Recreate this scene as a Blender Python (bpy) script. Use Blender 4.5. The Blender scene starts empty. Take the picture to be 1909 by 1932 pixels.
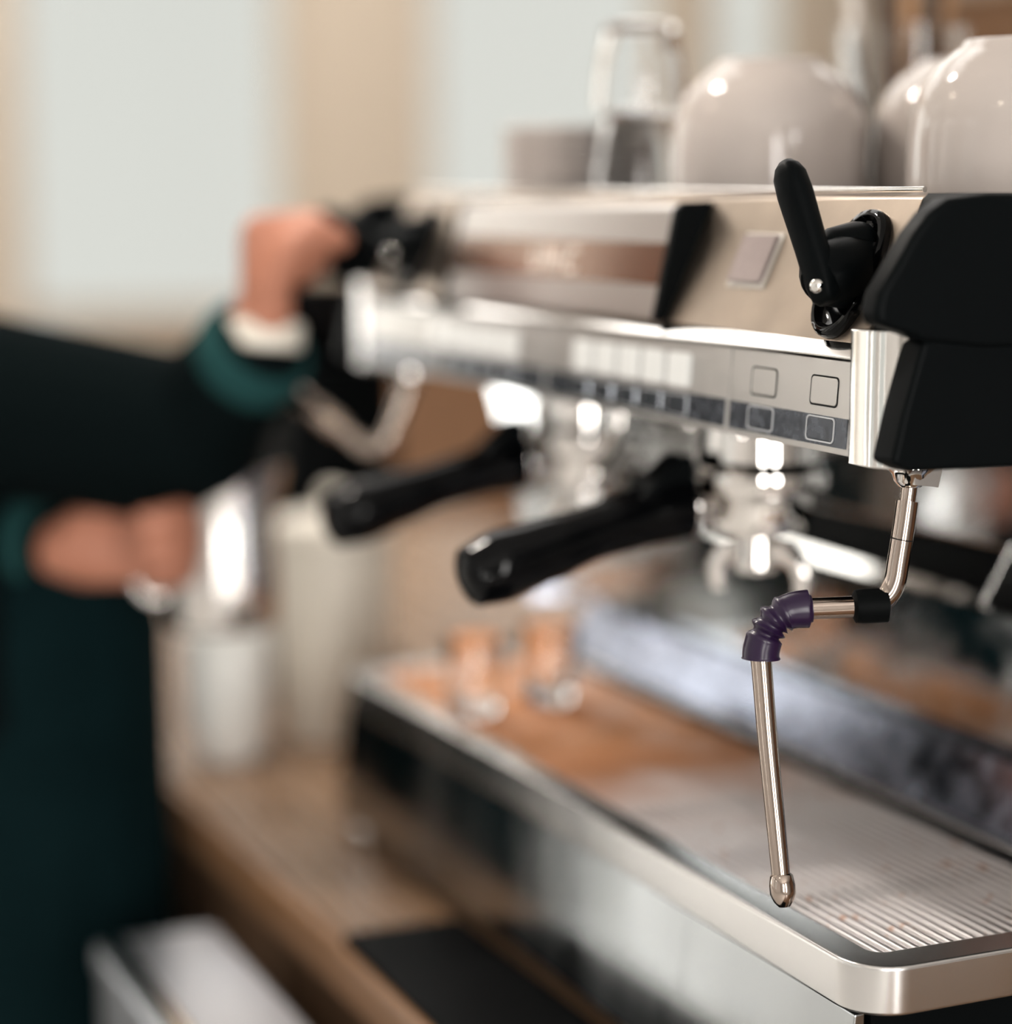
import bpy, bmesh, math, random
from mathutils import Vector, Matrix
random.seed(7)
scene = bpy.context.scene
COL = scene.collection
PI = math.pi

# ------------------------------------------------------------------ camera, world, exposure
# counter top is Z = 0, the floor is at Z = -0.9; X runs along the machine (+X towards the camera), +Y into it
cd = bpy.data.cameras.new('camera')
cam = bpy.data.objects.new('camera', cd); COL.objects.link(cam)
cam.location = (0.9123, -0.5952, 0.5297)
cam.rotation_euler = (math.radians(90 - 8.228), 0, math.radians(90 - 23.924))
cd.sensor_fit = 'HORIZONTAL'; cd.sensor_width = 36.0
cd.lens = 4087.0 / 1909.0 * 36.0
cd.clip_start = 0.02; cd.clip_end = 100
cd.dof.use_dof = True
cd.dof.focus_distance = 1.135
cd.dof.aperture_fstop = 1.65
scene.camera = cam

world = bpy.data.worlds.new('world'); scene.world = world
world.use_nodes = True
bg = world.node_tree.nodes['Background']
bg.inputs[0].default_value = (0.752, 0.760, 0.716, 1)
bg.inputs[1].default_value = 1.0

vs = scene.view_settings
vs.view_transform = 'Standard'; vs.look = 'None'; vs.gamma = 1.0; vs.exposure = 0.0
vs.use_curve_mapping = False

FLOOR = -0.9
CEIL = 2.1
XW, XE, YS, YN = -5.0, 3.4, -3.3, 3.3      # inner faces of the four walls

def area_light(name, loc, rot, sx, sy, power, col):
    l = bpy.data.lights.new(name, 'AREA'); l.shape = 'RECTANGLE'; l.size = sx; l.size_y = sy
    l.energy = power; l.color = col
    o = bpy.data.objects.new(name, l); COL.objects.link(o)
    o.location = loc; o.rotation_euler = rot
    return o
# daylight that comes in through the windows of the barista's wall and of the wall behind the camera
DAY = (1.0, 0.97, 0.93)
SOUTH_WINDOWS = [(-3.9, -3.0), (-2.2, -1.3), (-0.5, 0.4)]
EAST_WINDOWS = [(-1.50, -1.12), (-0.05, 0.33)]
for (a, b) in SOUTH_WINDOWS:
    area_light('daylight', ((a + b) / 2, YS - 0.02, 0.75), (math.radians(-90), 0, 0), (b - a), 1.9, 140, DAY)
for (a, b) in EAST_WINDOWS:
    area_light('daylight', (XE + 0.02, (a + b) / 2, 0.75), (math.radians(90), 0, math.radians(90)), (b - a), 1.9, 60, DAY)

# daylight through two unseen glazed doors, added to brighten the steel reflections
for (a, b) in [(-3.22, -2.08), (-1.55, -0.75)]:
    area_light('daylight', (XW - 0.14, (a + b) / 2, 0.58), (math.radians(90), 0, math.radians(-90)), (b - a), 2.7, 38 * (b - a), DAY)
# light path limits
scene.cycles.max_bounces = 6; scene.cycles.diffuse_bounces = 2; scene.cycles.glossy_bounces = 4
scene.cycles.transmission_bounces = 6; scene.cycles.caustics_reflective = False; scene.cycles.caustics_refractive = False
scene.cycles.use_adaptive_sampling = True; scene.cycles.adaptive_threshold = 0.1

# ------------------------------------------------------------------ materials
def new_mat(name):
    m = bpy.data.materials.new(name); m.use_nodes = True
    return m, m.node_tree, m.node_tree.nodes['Principled BSDF']

def plain(name, col, rough=0.5, metal=0.0, spec=0.5, trans=0.0, ior=1.45, emit=None, estr=0.0, coat=0.0, sub=0.0,
          nscale=None, namt=0.0, bump=0.0, bscale=200, stretch=(1, 1, 1), rvar=0.0):
    m, nt, p = new_mat(name)
    p.inputs['Base Color'].default_value = (*col, 1)
    p.inputs['Roughness'].default_value = rough
    p.inputs['Metallic'].default_value = metal
    p.inputs['Specular IOR Level'].default_value = spec
    p.inputs['Transmission Weight'].default_value = trans
    p.inputs['IOR'].default_value = ior
    p.inputs['Coat Weight'].default_value = coat
    if sub:
        p.inputs['Subsurface Weight'].default_value = sub
        p.inputs['Subsurface Radius'].default_value = (0.012, 0.005, 0.003)
        p.inputs['Subsurface Scale'].default_value = 1.0
    if emit:
        p.inputs['Emission Color'].default_value = (*emit, 1)
        p.inputs['Emission Strength'].default_value = estr
    if nscale or bump:
        tc = nt.nodes.new('ShaderNodeTexCoord'); mp = nt.nodes.new('ShaderNodeMapping')
        mp.inputs['Scale'].default_value = stretch
        nt.links.new(tc.outputs['Object'], mp.inputs['Vector'])
        if nscale:
            n = nt.nodes.new('ShaderNodeTexNoise'); n.inputs['Scale'].default_value = nscale
            n.inputs['Detail'].default_value = 5
            nt.links.new(mp.outputs[0], n.inputs['Vector'])
            if namt:
                mx = nt.nodes.new('ShaderNodeMix'); mx.data_type = 'RGBA'
                mx.inputs[6].default_value = (*[c * (1 - namt) for c in col], 1)
                mx.inputs[7].default_value = (*[min(1, c * (1 + namt)) for c in col], 1)
                nt.links.new(n.outputs['Fac'], mx.inputs[0]); nt.links.new(mx.outputs[2], p.inputs['Base Color'])
            if rvar:
                mr = nt.nodes.new('ShaderNodeMapRange')
                mr.inputs['From Min'].default_value = 0.35; mr.inputs['From Max'].default_value = 0.7
                mr.inputs['To Min'].default_value = max(0.02, rough - rvar); mr.inputs['To Max'].default_value = rough + rvar
                nt.links.new(n.outputs['Fac'], mr.inputs['Value']); nt.links.new(mr.outputs[0], p.inputs['Roughness'])
        if bump:
            n2 = nt.nodes.new('ShaderNodeTexNoise'); n2.inputs['Scale'].default_value = bscale; n2.inputs['Detail'].default_value = 3
            nt.links.new(mp.outputs[0], n2.inputs['Vector'])
            b = nt.nodes.new('ShaderNodeBump'); b.inputs['Strength'].default_value = bump; b.inputs['Distance'].default_value = 0.001
            nt.links.new(n2.outputs['Fac'], b.inputs['Height']); nt.links.new(b.outputs[0], p.inputs['Normal'])
    return m

M = {}
M['wall_grey'] = plain('wall_light_plaster', (0.72, 0.70, 0.68), 0.8, nscale=2.5, namt=0.04)
M['wall'] = plain('wall_plaster', (0.55, 0.46, 0.36), 0.8, nscale=2.5, namt=0.05)
M['wall_dark'] = plain('wall_panel_dark', (0.10, 0.085, 0.075), 0.6, nscale=3, namt=0.2)
M['wood_wall'] = plain('wall_wood', (0.17, 0.085, 0.04), 0.55, nscale=6, namt=0.35, stretch=(1, 1, 8))
M['ceiling'] = plain('ceiling_paint', (0.82, 0.80, 0.78), 0.9)
M['floor'] = plain('floor_tile', (0.72, 0.70, 0.67), 0.35, nscale=5, namt=0.12)
M['wainscot'] = plain('wainscot_wood', (0.24, 0.125, 0.065), 0.5, nscale=4, namt=0.4, stretch=(1, 3, 1))
M['frame'] = plain('window_frame_paint', (0.55, 0.46, 0.36), 0.5)
def pane_mat():
    m, nt, p = new_mat('window_glass')
    out = nt.nodes['Material Output']; t = nt.nodes.new('ShaderNodeBsdfTransparent'); g = nt.nodes.new('ShaderNodeBsdfGlossy')
    g.inputs['Roughness'].default_value = 0.0; t.inputs[0].default_value = (0.995, 1, 0.995, 1)
    mx = nt.nodes.new('ShaderNodeMixShader'); mx.inputs[0].default_value = 0.04
    nt.links.new(t.outputs[0], mx.inputs[1]); nt.links.new(g.outputs[0], mx.inputs[2]); nt.links.new(mx.outputs[0], out.inputs['Surface'])
    nt.nodes.remove(p); return m
M['glass_pane'] = pane_mat()
M['counter'] = plain('counter_wood', (0.26, 0.155, 0.09), 0.28, nscale=5, namt=0.30, stretch=(1, 7, 7), rvar=0.08)
M['counter_front'] = plain('counter_front_wood', (0.16, 0.09, 0.05), 0.5, nscale=8, namt=0.35, stretch=(1, 6, 1))
M['nosing'] = plain('counter_nosing_wood', (0.30, 0.16, 0.08), 0.3, nscale=9, namt=0.25, stretch=(1, 6, 6))
M['steel'] = plain('brushed_steel', (0.72, 0.71, 0.70), 0.24, 1.0, nscale=14, rvar=0.03, bump=0.004, bscale=30, stretch=(1, 1, 0.25))
M['steel_front'] = plain('front_steel', (0.45, 0.475, 0.49), 0.18, 1.0, nscale=12, rvar=0.09, namt=0.22, stretch=(1, 1, 0.3))
M['steel_panel'] = plain('panel_satin_steel', (0.54, 0.52, 0.495), 0.42, 1.0, nscale=120, rvar=0.06, namt=0.05)
M['steel_slope'] = plain('slope_steel', (0.42, 0.345, 0.28), 0.33, 1.0, nscale=22, rvar=0.03, namt=0.30, bump=0.04, bscale=300)
M['steel_back'] = plain('back_steel', (0.52, 0.55, 0.57), 0.12, 1.0, nscale=30, rvar=0.07, namt=0.15, stretch=(1, 1, 1))
M['splash'] = plain('splash_steel', (0.27, 0.295, 0.37), 0.20, 1.0, nscale=45, rvar=0.08, namt=0.10)
M['polished'] = plain('polished_steel', (0.78, 0.76, 0.73), 0.07, 1.0)
M['chrome'] = plain('chrome', (0.82, 0.79, 0.76), 0.045, 1.0)
M['pipe'] = plain('wand_steel', (0.46, 0.385, 0.335), 0.12, 1.0)
M['dark_strip'] = plain('dark_strip', (0.11, 0.12, 0.14), 0.25, 0.7, nscale=150, namt=0.3, rvar=0.08)
M['black'] = plain('black_plastic', (0.0022, 0.0030, 0.0034), 0.45, spec=0.05)
M['black_gloss'] = plain('black_gloss_plastic', (0.0018, 0.002, 0.0024), 0.08, spec=0.16)
M['black_matte'] = plain('black_cavity', (0.008, 0.008, 0.008), 0.8, spec=0.2)
M['purple'] = plain('purple_rubber', (0.016, 0.006, 0.028), 0.28, spec=0.45)
M['rubber'] = plain('black_rubber', (0.0025, 0.003, 0.0032), 0.5, spec=0.04)
M['felt'] = plain('felt', (0.40, 0.33, 0.315), 0.95, bump=0.5, bscale=900, nscale=400, namt=0.15)
M['seal'] = plain('pad_edge', (0.75, 0.70, 0.64), 0.6)
M['key_rim'] = plain('key_rim', (0.55, 0.56, 0.58), 0.3, spec=0.5)
M['glint_key'] = plain('glint_key', (0.8, 0.8, 0.78), 0.3, emit=(1.0, 1.0, 0.97), estr=0.12)  # window reflection on the upper keys imitated by weak emission
M['glass_key'] = plain('smoked_key', (0.25, 0.27, 0.30), 0.12, 0.8)
M['logo_steel'] = plain('logo_steel', (0.36, 0.335, 0.315), 0.34, 1.0)
M['logo_band'] = plain('logo_band', (0.22, 0.14, 0.10), 0.18, 0.85)
M['letter'] = plain('letter_metal', (0.80, 0.70, 0.62), 0.25, 0.6)
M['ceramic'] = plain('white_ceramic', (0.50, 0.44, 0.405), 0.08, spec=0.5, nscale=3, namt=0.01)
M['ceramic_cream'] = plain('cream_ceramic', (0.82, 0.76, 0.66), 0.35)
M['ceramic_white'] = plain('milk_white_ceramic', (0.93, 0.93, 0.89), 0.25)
M['glass'] = plain('clear_glass', (1, 1, 1), 0.0, trans=1.0, ior=1.45)
M['stick'] = plain('stir_stick_wood', (0.40, 0.22, 0.11), 0.6, nscale=20, namt=0.2)
M['stick_dark'] = plain('dark_stick_wood', (0.05, 0.03, 0.02), 0.5)
M['pitcher'] = plain('pitcher_steel', (0.72, 0.69, 0.66), 0.20, 1.0)
M['skin'] = plain('skin', (0.45, 0.185, 0.115), 0.55, nscale=30, namt=0.06)
M['sweater'] = plain('dark_sweater', (0.003, 0.0055, 0.006), 0.9, spec=0.03, bump=0.3, bscale=500)
M['cuff'] = plain('teal_cuff', (0.014, 0.055, 0.055), 0.85, spec=0.1)
M['apron'] = plain('dark_teal_apron', (0.0032, 0.0105, 0.0120), 0.9, spec=0.03, nscale=12, namt=0.3)
M['trousers'] = plain('navy_trousers', (0.02, 0.028, 0.042), 0.85, spec=0.15)
M['hair'] = plain('brown_hair', (0.035, 0.02, 0.012), 0.6)
M['shoe'] = plain('black_shoe', (0.012, 0.012, 0.012), 0.5)
M['eye'] = plain('eye_white', (0.8, 0.78, 0.75), 0.2)
M['iris'] = plain('iris', (0.05, 0.03, 0.02), 0.2)
M['lip'] = plain('lip', (0.45, 0.17, 0.14), 0.5)
M['bin'] = plain('bin_steel', (0.52, 0.53, 0.56), 0.30, 1.0)
M['shade'] = plain('lamp_shade_metal', (0.02, 0.02, 0.02), 0.4)
M['bulb'] = plain('bulb', (1, 1, 1), 0.3, emit=(1.0, 0.86, 0.66), estr=60)
M['pan'] = plain('drip_pan', (0.012, 0.011, 0.010), 0.5)

# grate steel: brushed, warm room reflection painted as brown tint towards the far end
def grate_mat():
    m, nt, p = new_mat('grate_steel')
    p.inputs['Metallic'].default_value = 1.0
    geo = nt.nodes.new('ShaderNodeNewGeometry')
    sep = nt.nodes.new('ShaderNodeSeparateXYZ'); nt.links.new(geo.outputs['Position'], sep.inputs[0])
    mr = nt.nodes.new('ShaderNodeMapRange'); mr.inputs['From Min'].default_value = -0.20; mr.inputs['From Max'].default_value = -0.40
    nt.links.new(sep.outputs['X'], mr.inputs['Value'])
    n = nt.nodes.new('ShaderNodeTexNoise'); n.inputs['Scale'].default_value = 16; n.inputs['Detail'].default_value = 4
    nt.links.new(geo.outputs['Position'], n.inputs['Vector'])
    ma = nt.nodes.new('ShaderNodeMath'); ma.operation = 'MULTIPLY_ADD'; ma.inputs[1].default_value = 1.6; ma.inputs[2].default_value = -0.8
    nt.links.new(n.outputs['Fac'], ma.inputs[0])
    ad = nt.nodes.new('ShaderNodeMath'); ad.operation = 'ADD'; ad.use_clamp = True
    nt.links.new(mr.outputs[0], ad.inputs[0]); nt.links.new(ma.outputs[0], ad.inputs[1])
    ms = nt.nodes.new('ShaderNodeMath'); ms.operation = 'MULTIPLY'; nt.links.new(ad.outputs[0], ms.inputs[0]); nt.links.new(mr.outputs[0], ms.inputs[1])
    # small brown spots
    n2 = nt.nodes.new('ShaderNodeTexNoise'); n2.inputs['Scale'].default_value = 70; n2.inputs['Detail'].default_value = 2
    nt.links.new(geo.outputs['Position'], n2.inputs['Vector'])
    cr = nt.nodes.new('ShaderNodeMapRange'); cr.inputs['From Min'].default_value = 0.64; cr.inputs['From Max'].default_value = 0.74
    cr.inputs['To Max'].default_value = 0.6
    nt.links.new(n2.outputs['Fac'], cr.inputs['Value'])
    mxf = nt.nodes.new('ShaderNodeMath'); mxf.operation = 'MAXIMUM'
    nt.links.new(ms.outputs[0], mxf.inputs[0]); nt.links.new(cr.outputs[0], mxf.inputs[1])
    mx = nt.nodes.new('ShaderNodeMix'); mx.data_type = 'RGBA'
    mx.inputs[6].default_value = (0.86, 0.83, 0.83, 1); mx.inputs[7].default_value = (0.52, 0.23, 0.09, 1)
    nt.links.new(mxf.outputs[0], mx.inputs[0]); nt.links.new(mx.outputs[2], p.inputs['Base Color'])
    p.inputs['Roughness'].default_value = 0.33
    return m
M['grate'] = grate_mat()

# ------------------------------------------------------------------ mesh helpers
class MB:
    def __init__(s): s.v = []; s.f = []
    def add(s, vs_, fs):
        o = len(s.v); s.v += [tuple(v) for v in vs_]; s.f += [tuple(i + o for i in f) for f in fs]; return s
    def box(s, x0, x1, y0, y1, z0, z1):
        return s.add([(x0,y0,z0),(x1,y0,z0),(x1,y1,z0),(x0,y1,z0),(x0,y0,z1),(x1,y0,z1),(x1,y1,z1),(x0,y1,z1)],
                     [(0,3,2,1),(4,5,6,7),(0,1,5,4),(1,2,6,5),(2,3,7,6),(3,0,4,7)])
    def prism_x(s, prof, x0, x1):
        n = len(prof)
        vs_ = [(x0, y, z) for y, z in prof] + [(x1, y, z) for y, z in prof]
        return s.add(vs_, [tuple(range(n)), tuple(range(2*n-1, n-1, -1))] + [(i, i+n, (i+1)%n+n, (i+1)%n) for i in range(n)])
    def prism_z(s, prof, z0, z1):
        n = len(prof)
        vs_ = [(x, y, z0) for x, y in prof] + [(x, y, z1) for x, y in prof]
        return s.add(vs_, [tuple(range(n-1, -1, -1)), tuple(range(n, 2*n))] + [(i, (i+1)%n, (i+1)%n+n, i+n) for i in range(n)])
    def frame_z(s, outer, inner, z0, z1):
        """ring of same-count outlines between z0 and z1"""
        n = len(outer)
        vs_ = [(x,y,z0) for x,y in outer] + [(x,y,z1) for x,y in outer] + [(x,y,z0) for x,y in inner] + [(x,y,z1) for x,y in inner]
        fs = []
        for i in range(n):
            j = (i+1) % n
            fs += [(i, j, n+j, n+i), (n+i, n+j, 3*n+j, 3*n+i), (3*n+i, 3*n+j, 2*n+j, 2*n+i), (2*n+i, 2*n+j, j, i)]
        return s.add(vs_, fs)
    def tube(s, pts, rad, seg=16, caps=True):
        pts = [Vector(p) for p in pts]
        if not isinstance(rad, (list, tuple)): rad = [rad]*len(pts)
        vs_ = []; fs = []
        prev = None
        for i, p in enumerate(pts):
            if i == 0: t = pts[1]-pts[0]
            elif i == len(pts)-1: t = pts[-1]-pts[-2]
            else: t = (pts[i+1]-p).normalized() + (p-pts[i-1]).normalized()
            t.normalize()
            if prev is None:
                a = Vector((0,0,1)) if abs(t.z) < 0.9 else Vector((1,0,0))
                u = t.cross(a).normalized()
            else:
                u = (prev - t*prev.dot(t)).normalized()
            prev = u; w = t.cross(u)
            for k in range(seg):
                an = 2*PI*k/seg
                vs_.append(p + (u*math.cos(an) + w*math.sin(an))*rad[i])
        for i in range(len(pts)-1):
            for k in range(seg):
                k2 = (k+1) % seg
                fs.append((i*seg+k, i*seg+k2, (i+1)*seg+k2, (i+1)*seg+k))
        if caps:
            fs.append(tuple(range(seg-1, -1, -1))); fs.append(tuple(range((len(pts)-1)*seg, len(pts)*seg)))
        return s.add(vs_, fs)
    def lathe(s, prof, c=(0,0,0), seg=40, closed=False, axis=None):
        """prof: (r, h) along axis (default +Z)"""
        c = Vector(c); ax = Vector(axis).normalized() if axis else Vector((0,0,1))
        a = Vector((1,0,0)) if abs(ax.x) < 0.9 else Vector((0,1,0))
        u = (a - ax*a.dot(ax)).normalized(); w = ax.cross(u)
        vs_ = []; fs = []
        n = len(prof)
        for r, h in prof:
            for k in range(seg):
                an = 2*PI*k/seg
                vs_.append(c + ax*h + (u*math.cos(an)+w*math.sin(an))*max(r, 1e-5))
        rng = n if closed else n-1
        for i in range(rng):
            j = (i+1) % n
            for k in range(seg):
                k2 = (k+1) % seg
                fs.append((i*seg+k, i*seg+k2, j*seg+k2, j*seg+k))
        return s.add(vs_, fs)
    def limb(s, p0, p1, r0, r1, seg=14, rings=5):
        """tapered capsule"""
        p0 = Vector(p0); p1 = Vector(p1); d = p1-p0; L = d.length
        ax = d/L if L > 1e-6 else Vector((0,0,1))
        prof = [(r0*math.cos(t), -r0*math.sin(t)) for t in [PI/2*(1-i/rings) for i in range(rings)]]
        prof += [(r0, 0), (r1, L)]
        prof += [(r1*math.cos(t), L + r1*math.sin(t)) for t in [PI/2*(i+1)/rings for i in range(rings)]]
        return s.lathe(prof, p0, seg, axis=ax)
    def ball(s, c, rx, ry=None, rz=None, seg=20, rings=12):
        ry = ry or rx; rz = rz or rx
        o = len(s.v)
        s.lathe([(math.cos(-PI/2+PI*i/rings), math.sin(-PI/2+PI*i/rings)) for i in range(rings+1)], (0,0,0), seg)
        for i in range(o, len(s.v)):
            x,y,z = s.v[i]; s.v[i] = (c[0]+x*rx, c[1]+y*ry, c[2]+z*rz)
        return s
    def mesh(s, name, origin=(0,0,0), bevel=0.0, bseg=2, sharp=38, smooth=True, voxel=0.0, relax=0):
        me = bpy.data.meshes.new(name)
        ox, oy, oz = origin
        me.from_pydata([(x-ox, y-oy, z-oz) for x,y,z in s.v], [], s.f)
        bm = bmesh.new(); bm.from_mesh(me)
        bmesh.ops.remove_doubles(bm, verts=bm.verts, dist=1e-6)
        bmesh.ops.recalc_face_normals(bm, faces=bm.faces)
        if bevel:
            es = [e for e in bm.edges if len(e.link_faces) == 2 and e.calc_face_angle(0) > math.radians(30)]
            bmesh.ops.bevel(bm, geom=es, offset=bevel, segments=bseg, affect='EDGES', profile=0.5, clamp_overlap=True)
        for f in bm.faces: f.smooth = smooth
        for e in bm.edges:
            if len(e.link_faces) != 2 or e.calc_face_angle(0) > math.radians(sharp): e.smooth = False
        bm.to_mesh(me); bm.free()
        if voxel:
            t = bpy.data.objects.new('tmp', me); COL.objects.link(t)
            r = t.modifiers.new('r', 'REMESH'); r.mode = 'VOXEL'; r.voxel_size = voxel; r.use_smooth_shade = True
            if relax:
                q = t.modifiers.new('s', 'SMOOTH'); q.factor = 0.5; q.iterations = relax
            dg = bpy.context.evaluated_depsgraph_get()
            me2 = bpy.data.meshes.new_from_object(t.evaluated_get(dg))
            bpy.data.objects.remove(t); bpy.data.meshes.remove(me)
            me = me2; me.name = name
            for f in me.polygons: f.use_smooth = True
        return me

def tag(o, label=None, cat=None, group=None, kind=None):
    if label: o['label'] = label
    if cat: o['category'] = cat
    if group: o['group'] = group
    if kind: o['kind'] = kind
    return o
def root(name, loc, label, cat, group=None):
    o = bpy.data.objects.new(name, None); COL.objects.link(o); o.location = loc
    o.empty_display_size = 0.05
    return tag(o, label, cat, group)
def world_loc(o):
    l = Vector((0,0,0))
    while o: l += Vector(o.location); o = o.parent
    return l
def obj(name, mb, mat, parent=None, loc=None, label=None, **kw):
    """mb in world coordinates; becomes a child of parent or a top-level mesh with its origin at loc"""
    org = world_loc(parent) if parent else Vector(loc or (0,0,0))
    me = mb.mesh(name, org, **kw)
    me.materials.append(M[mat] if isinstance(mat, str) else mat)
    o = bpy.data.objects.new(name, me); COL.objects.link(o)
    if parent: o.parent = parent
    else: o.location = org
    if label: o['label'] = label
    if kw.get('bevel'):
        wnm = o.modifiers.new('weighted_normals', 'WEIGHTED_NORMAL'); wnm.keep_sharp = True
    return o
def copy_tree(o, parent=None, off=None):
    c = o.copy(); COL.objects.link(c); c.parent = parent
    if off: c.location = Vector(o.location) + Vector(off)
    for ch in list(o.children): copy_tree(ch, c)
    return c
def spline(pts, n=6):
    """Catmull-Rom through points"""
    P_ = [Vector(p) for p in pts]; out = []
    for i in range(len(P_)-1):
        p0 = P_[max(i-1, 0)]; p1 = P_[i]; p2 = P_[i+1]; p3 = P_[min(i+2, len(P_)-1)]
        for k in range(n):
            t = k/n
            out.append(0.5*((2*p1) + (-p0+p2)*t + (2*p0-5*p1+4*p2-p3)*t*t + (-p0+3*p1-3*p2+p3)*t**3))
    out.append(P_[-1]); return out
def rrect(x0, x1, y0, y1, r, n=6):
    """rounded rectangle outline; r one radius or four (x0y0, x1y0, x1y1, x0y1)"""
    rs = r if isinstance(r, (list, tuple)) else [r]*4
    pts = []
    for (cx, cy, rr, a0) in ((x0+rs[0], y0+rs[0], rs[0], PI), (x1-rs[1], y0+rs[1], rs[1], 1.5*PI), (x1-rs[2], y1-rs[2], rs[2], 0), (x0+rs[3], y1-rs[3], rs[3], PI/2)):
        for i in range(n+1):
            a = a0 + PI/2*i/n
            pts.append((cx+rr*math.cos(a), cy+rr*math.sin(a)))
    return pts

# ------------------------------------------------------------------ the room
def struct(name, mb, mat, **kw):
    o = obj(name, mb, mat, **kw); o['kind'] = 'structure'; return o

struct('floor', MB().box(XW-0.2, XE+0.2, YS-0.2, YN+0.2, FLOOR-0.1, FLOOR), 'floor')
struct('ceiling', MB().box(XW-0.2, XE+0.2, YS-0.2, YN+0.2, CEIL, CEIL+0.1), 'ceiling')

def wall_with_windows(name, axis, at, thick, lo, hi, wins, mat):
    """axis 'x': wall in plane X=at spanning Y lo..hi; wins: (a, b, z0, z1)"""
    mb = MB()
    def bx(a, b, z0, z1):
        if b-a < 1e-4 or z1-z0 < 1e-4: return
        if axis == 'x': mb.box(min(at, at+thick), max(at, at+thick), a, b, z0, z1)
        else: mb.box(a, b, min(at, at+thick), max(at, at+thick), z0, z1)
    c = lo
    for (a, b, z0, z1) in wins:
        bx(c, a, FLOOR, CEIL); bx(a, b, FLOOR, z0); bx(a, b, z1, CEIL); c = b
    bx(c, hi, FLOOR, CEIL)
    return struct(name, mb, mat)
WW = [(-3.22, -2.08, -0.80, 1.95), (-1.55, -0.75, -0.80, 1.95), (0.585, 1.385, 0.195, 1.42), (1.775, 2.58, 0.195, 1.42), (2.72, 3.02, 0.195, 1.42)]  # first two are unseen doors, sized for bright reflections in the steel
wall_with_windows('wall_far', 'x', XW, -0.12, YS, YN, WW, 'wall')
BACK_FILL_WINDOW = (-4.93, -3.50, 1.19, 1.75)  # unseen high window, added as a bright reflection for the back ledge
wall_with_windows('wall_back', 'y', YN, 0.12, XW-0.2, XE+0.2, [BACK_FILL_WINDOW], 'wood_wall')
wall_with_windows('wall_left', 'y', YS, -0.12, XW-0.2, XE+0.2, [(a, b, -0.2, 1.7) for a, b in SOUTH_WINDOWS], 'wall_grey')
wall_with_windows('wall_right', 'x', XE, 0.12, YS, YN, [(a, b, -0.2, 1.7) for a, b in EAST_WINDOWS], 'wall_grey')
struct('trim_1', MB().box(XW, XW+0.03, 0.3, YN, 1.47, 1.68), 'wood_wall')
struct('trim_2', MB().box(XW, XW+0.025, -0.3, YN, FLOOR, 0.12), M['wainscot'])
wn = 0
def window(axis, at, sgn, a, b, z0, z1):
    """frame in the opening, sill, glazing; sgn = direction to the outside"""
    global wn; wn += 1
    w = bpy.data.objects.new('window_%d' % wn, None); COL.objects.link(w); w['kind'] = 'structure'
    t = 0.035
    def bx(mb, p, q, r, s_, d0, d1):
        u, v = sorted((at+sgn*d0, at+sgn*d1))
        if axis == 'x': mb.box(u, v, p, q, r, s_)
        else: mb.box(p, q, u, v, r, s_)
        return mb
    fr = MB()
    bx(fr, a, a+t, z0, z1, 0.04, 0.09); bx(fr, b-t, b, z0, z1, 0.04, 0.09)
    bx(fr, a+t, b-t, z0, z0+t, 0.04, 0.09); bx(fr, a+t, b-t, z1-t, z1, 0.04, 0.09)
    obj('window_frame', fr, 'frame', w)
    obj('pane', bx(MB(), a+t-0.008, b-t+0.008, z0+t-0.008, z1-t+0.008, 0.080, 0.085), 'glass_pane', w)
    obj('window_sill', bx(MB(), a-0.03, b+0.03, z0-0.03, z0, -0.05, 0.10), 'frame', w, bevel=0.004)
for (a, b, z0, z1) in WW: window('x', XW, -1, a, b, z0, z1)
window('y', YN, 1, *BACK_FILL_WINDOW)
# ------------------------------------------------------------------ counter
ct = root('bar_counter', (-0.8, 0.35, FLOOR), 'long brown wooden bar counter under the espresso machine', 'counter')
obj('worktop', MB().box(-2.4, 0.55, -0.085, 0.80, -0.04, 0.0), 'counter', ct, bevel=0.003)
obj('edge_strip', MB().box(-2.4, 0.55, -0.100, -0.085, -0.04, -0.0005), 'nosing', ct, bevel=0.006, bseg=3)
obj('front_panel', MB().box(-2.38, 0.53, -0.075, -0.055, FLOOR+0.08, -0.04), 'counter_front', ct)
obj('carcass', MB().box(-2.38, 0.53, -0.055, 0.78, FLOOR, -0.04), 'counter_front', ct)

tag(obj('tamping_mat', MB().prism_z(rrect(-0.505, 0.10, -0.0965, -0.004, 0.008), 0.0, 0.007), 'rubber', loc=(-0.2, -0.05, 0), bevel=0.0015), 'flat black rubber mat on the counter along the machine front', 'mat')

# ------------------------------------------------------------------ espresso machine
em = root('espresso_machine', (-0.375, 0.25, 0.0), 'long two-group stainless steel espresso machine with black end caps and slotted drip tray', 'espresso machine')
X0, X1 = -0.750, -0.030           # main body between the end caps
TX0, TX1 = -0.771, 0.021          # drip tray outline
TR = 0.140                        # tray rim height
# --- base housing
base = obj('base_housing', MB().prism_x([(0.016, 0.016), (0.012, 0.112), (0.30, 0.112), (0.30, 0.27), (0.50, 0.27), (0.50, 0.016)], TX0+0.012, TX1-0.012), 'black', em)
fp = obj('front_panel', MB().prism_x([(-0.0045, 0.018), (0.0035, 0.1122), (0.010, 0.1126), (0.010, 0.018)], TX0+0.004, TX1-0.014), 'steel_front', em, bevel=0.0012)
def foot(x, y):
    f = obj('foot', MB().lathe([(0.0, 0.0), (0.020, 0.0), (0.023, 0.004), (0.022, 0.012), (0.014, 0.017), (0.012, 0.018), (0, 0.018)], (x, y, 0), 24), 'chrome', em)
    return f
for x in (-0.755, 0.0):
    for y in (0.022, 0.46): foot(x, y)
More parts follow.
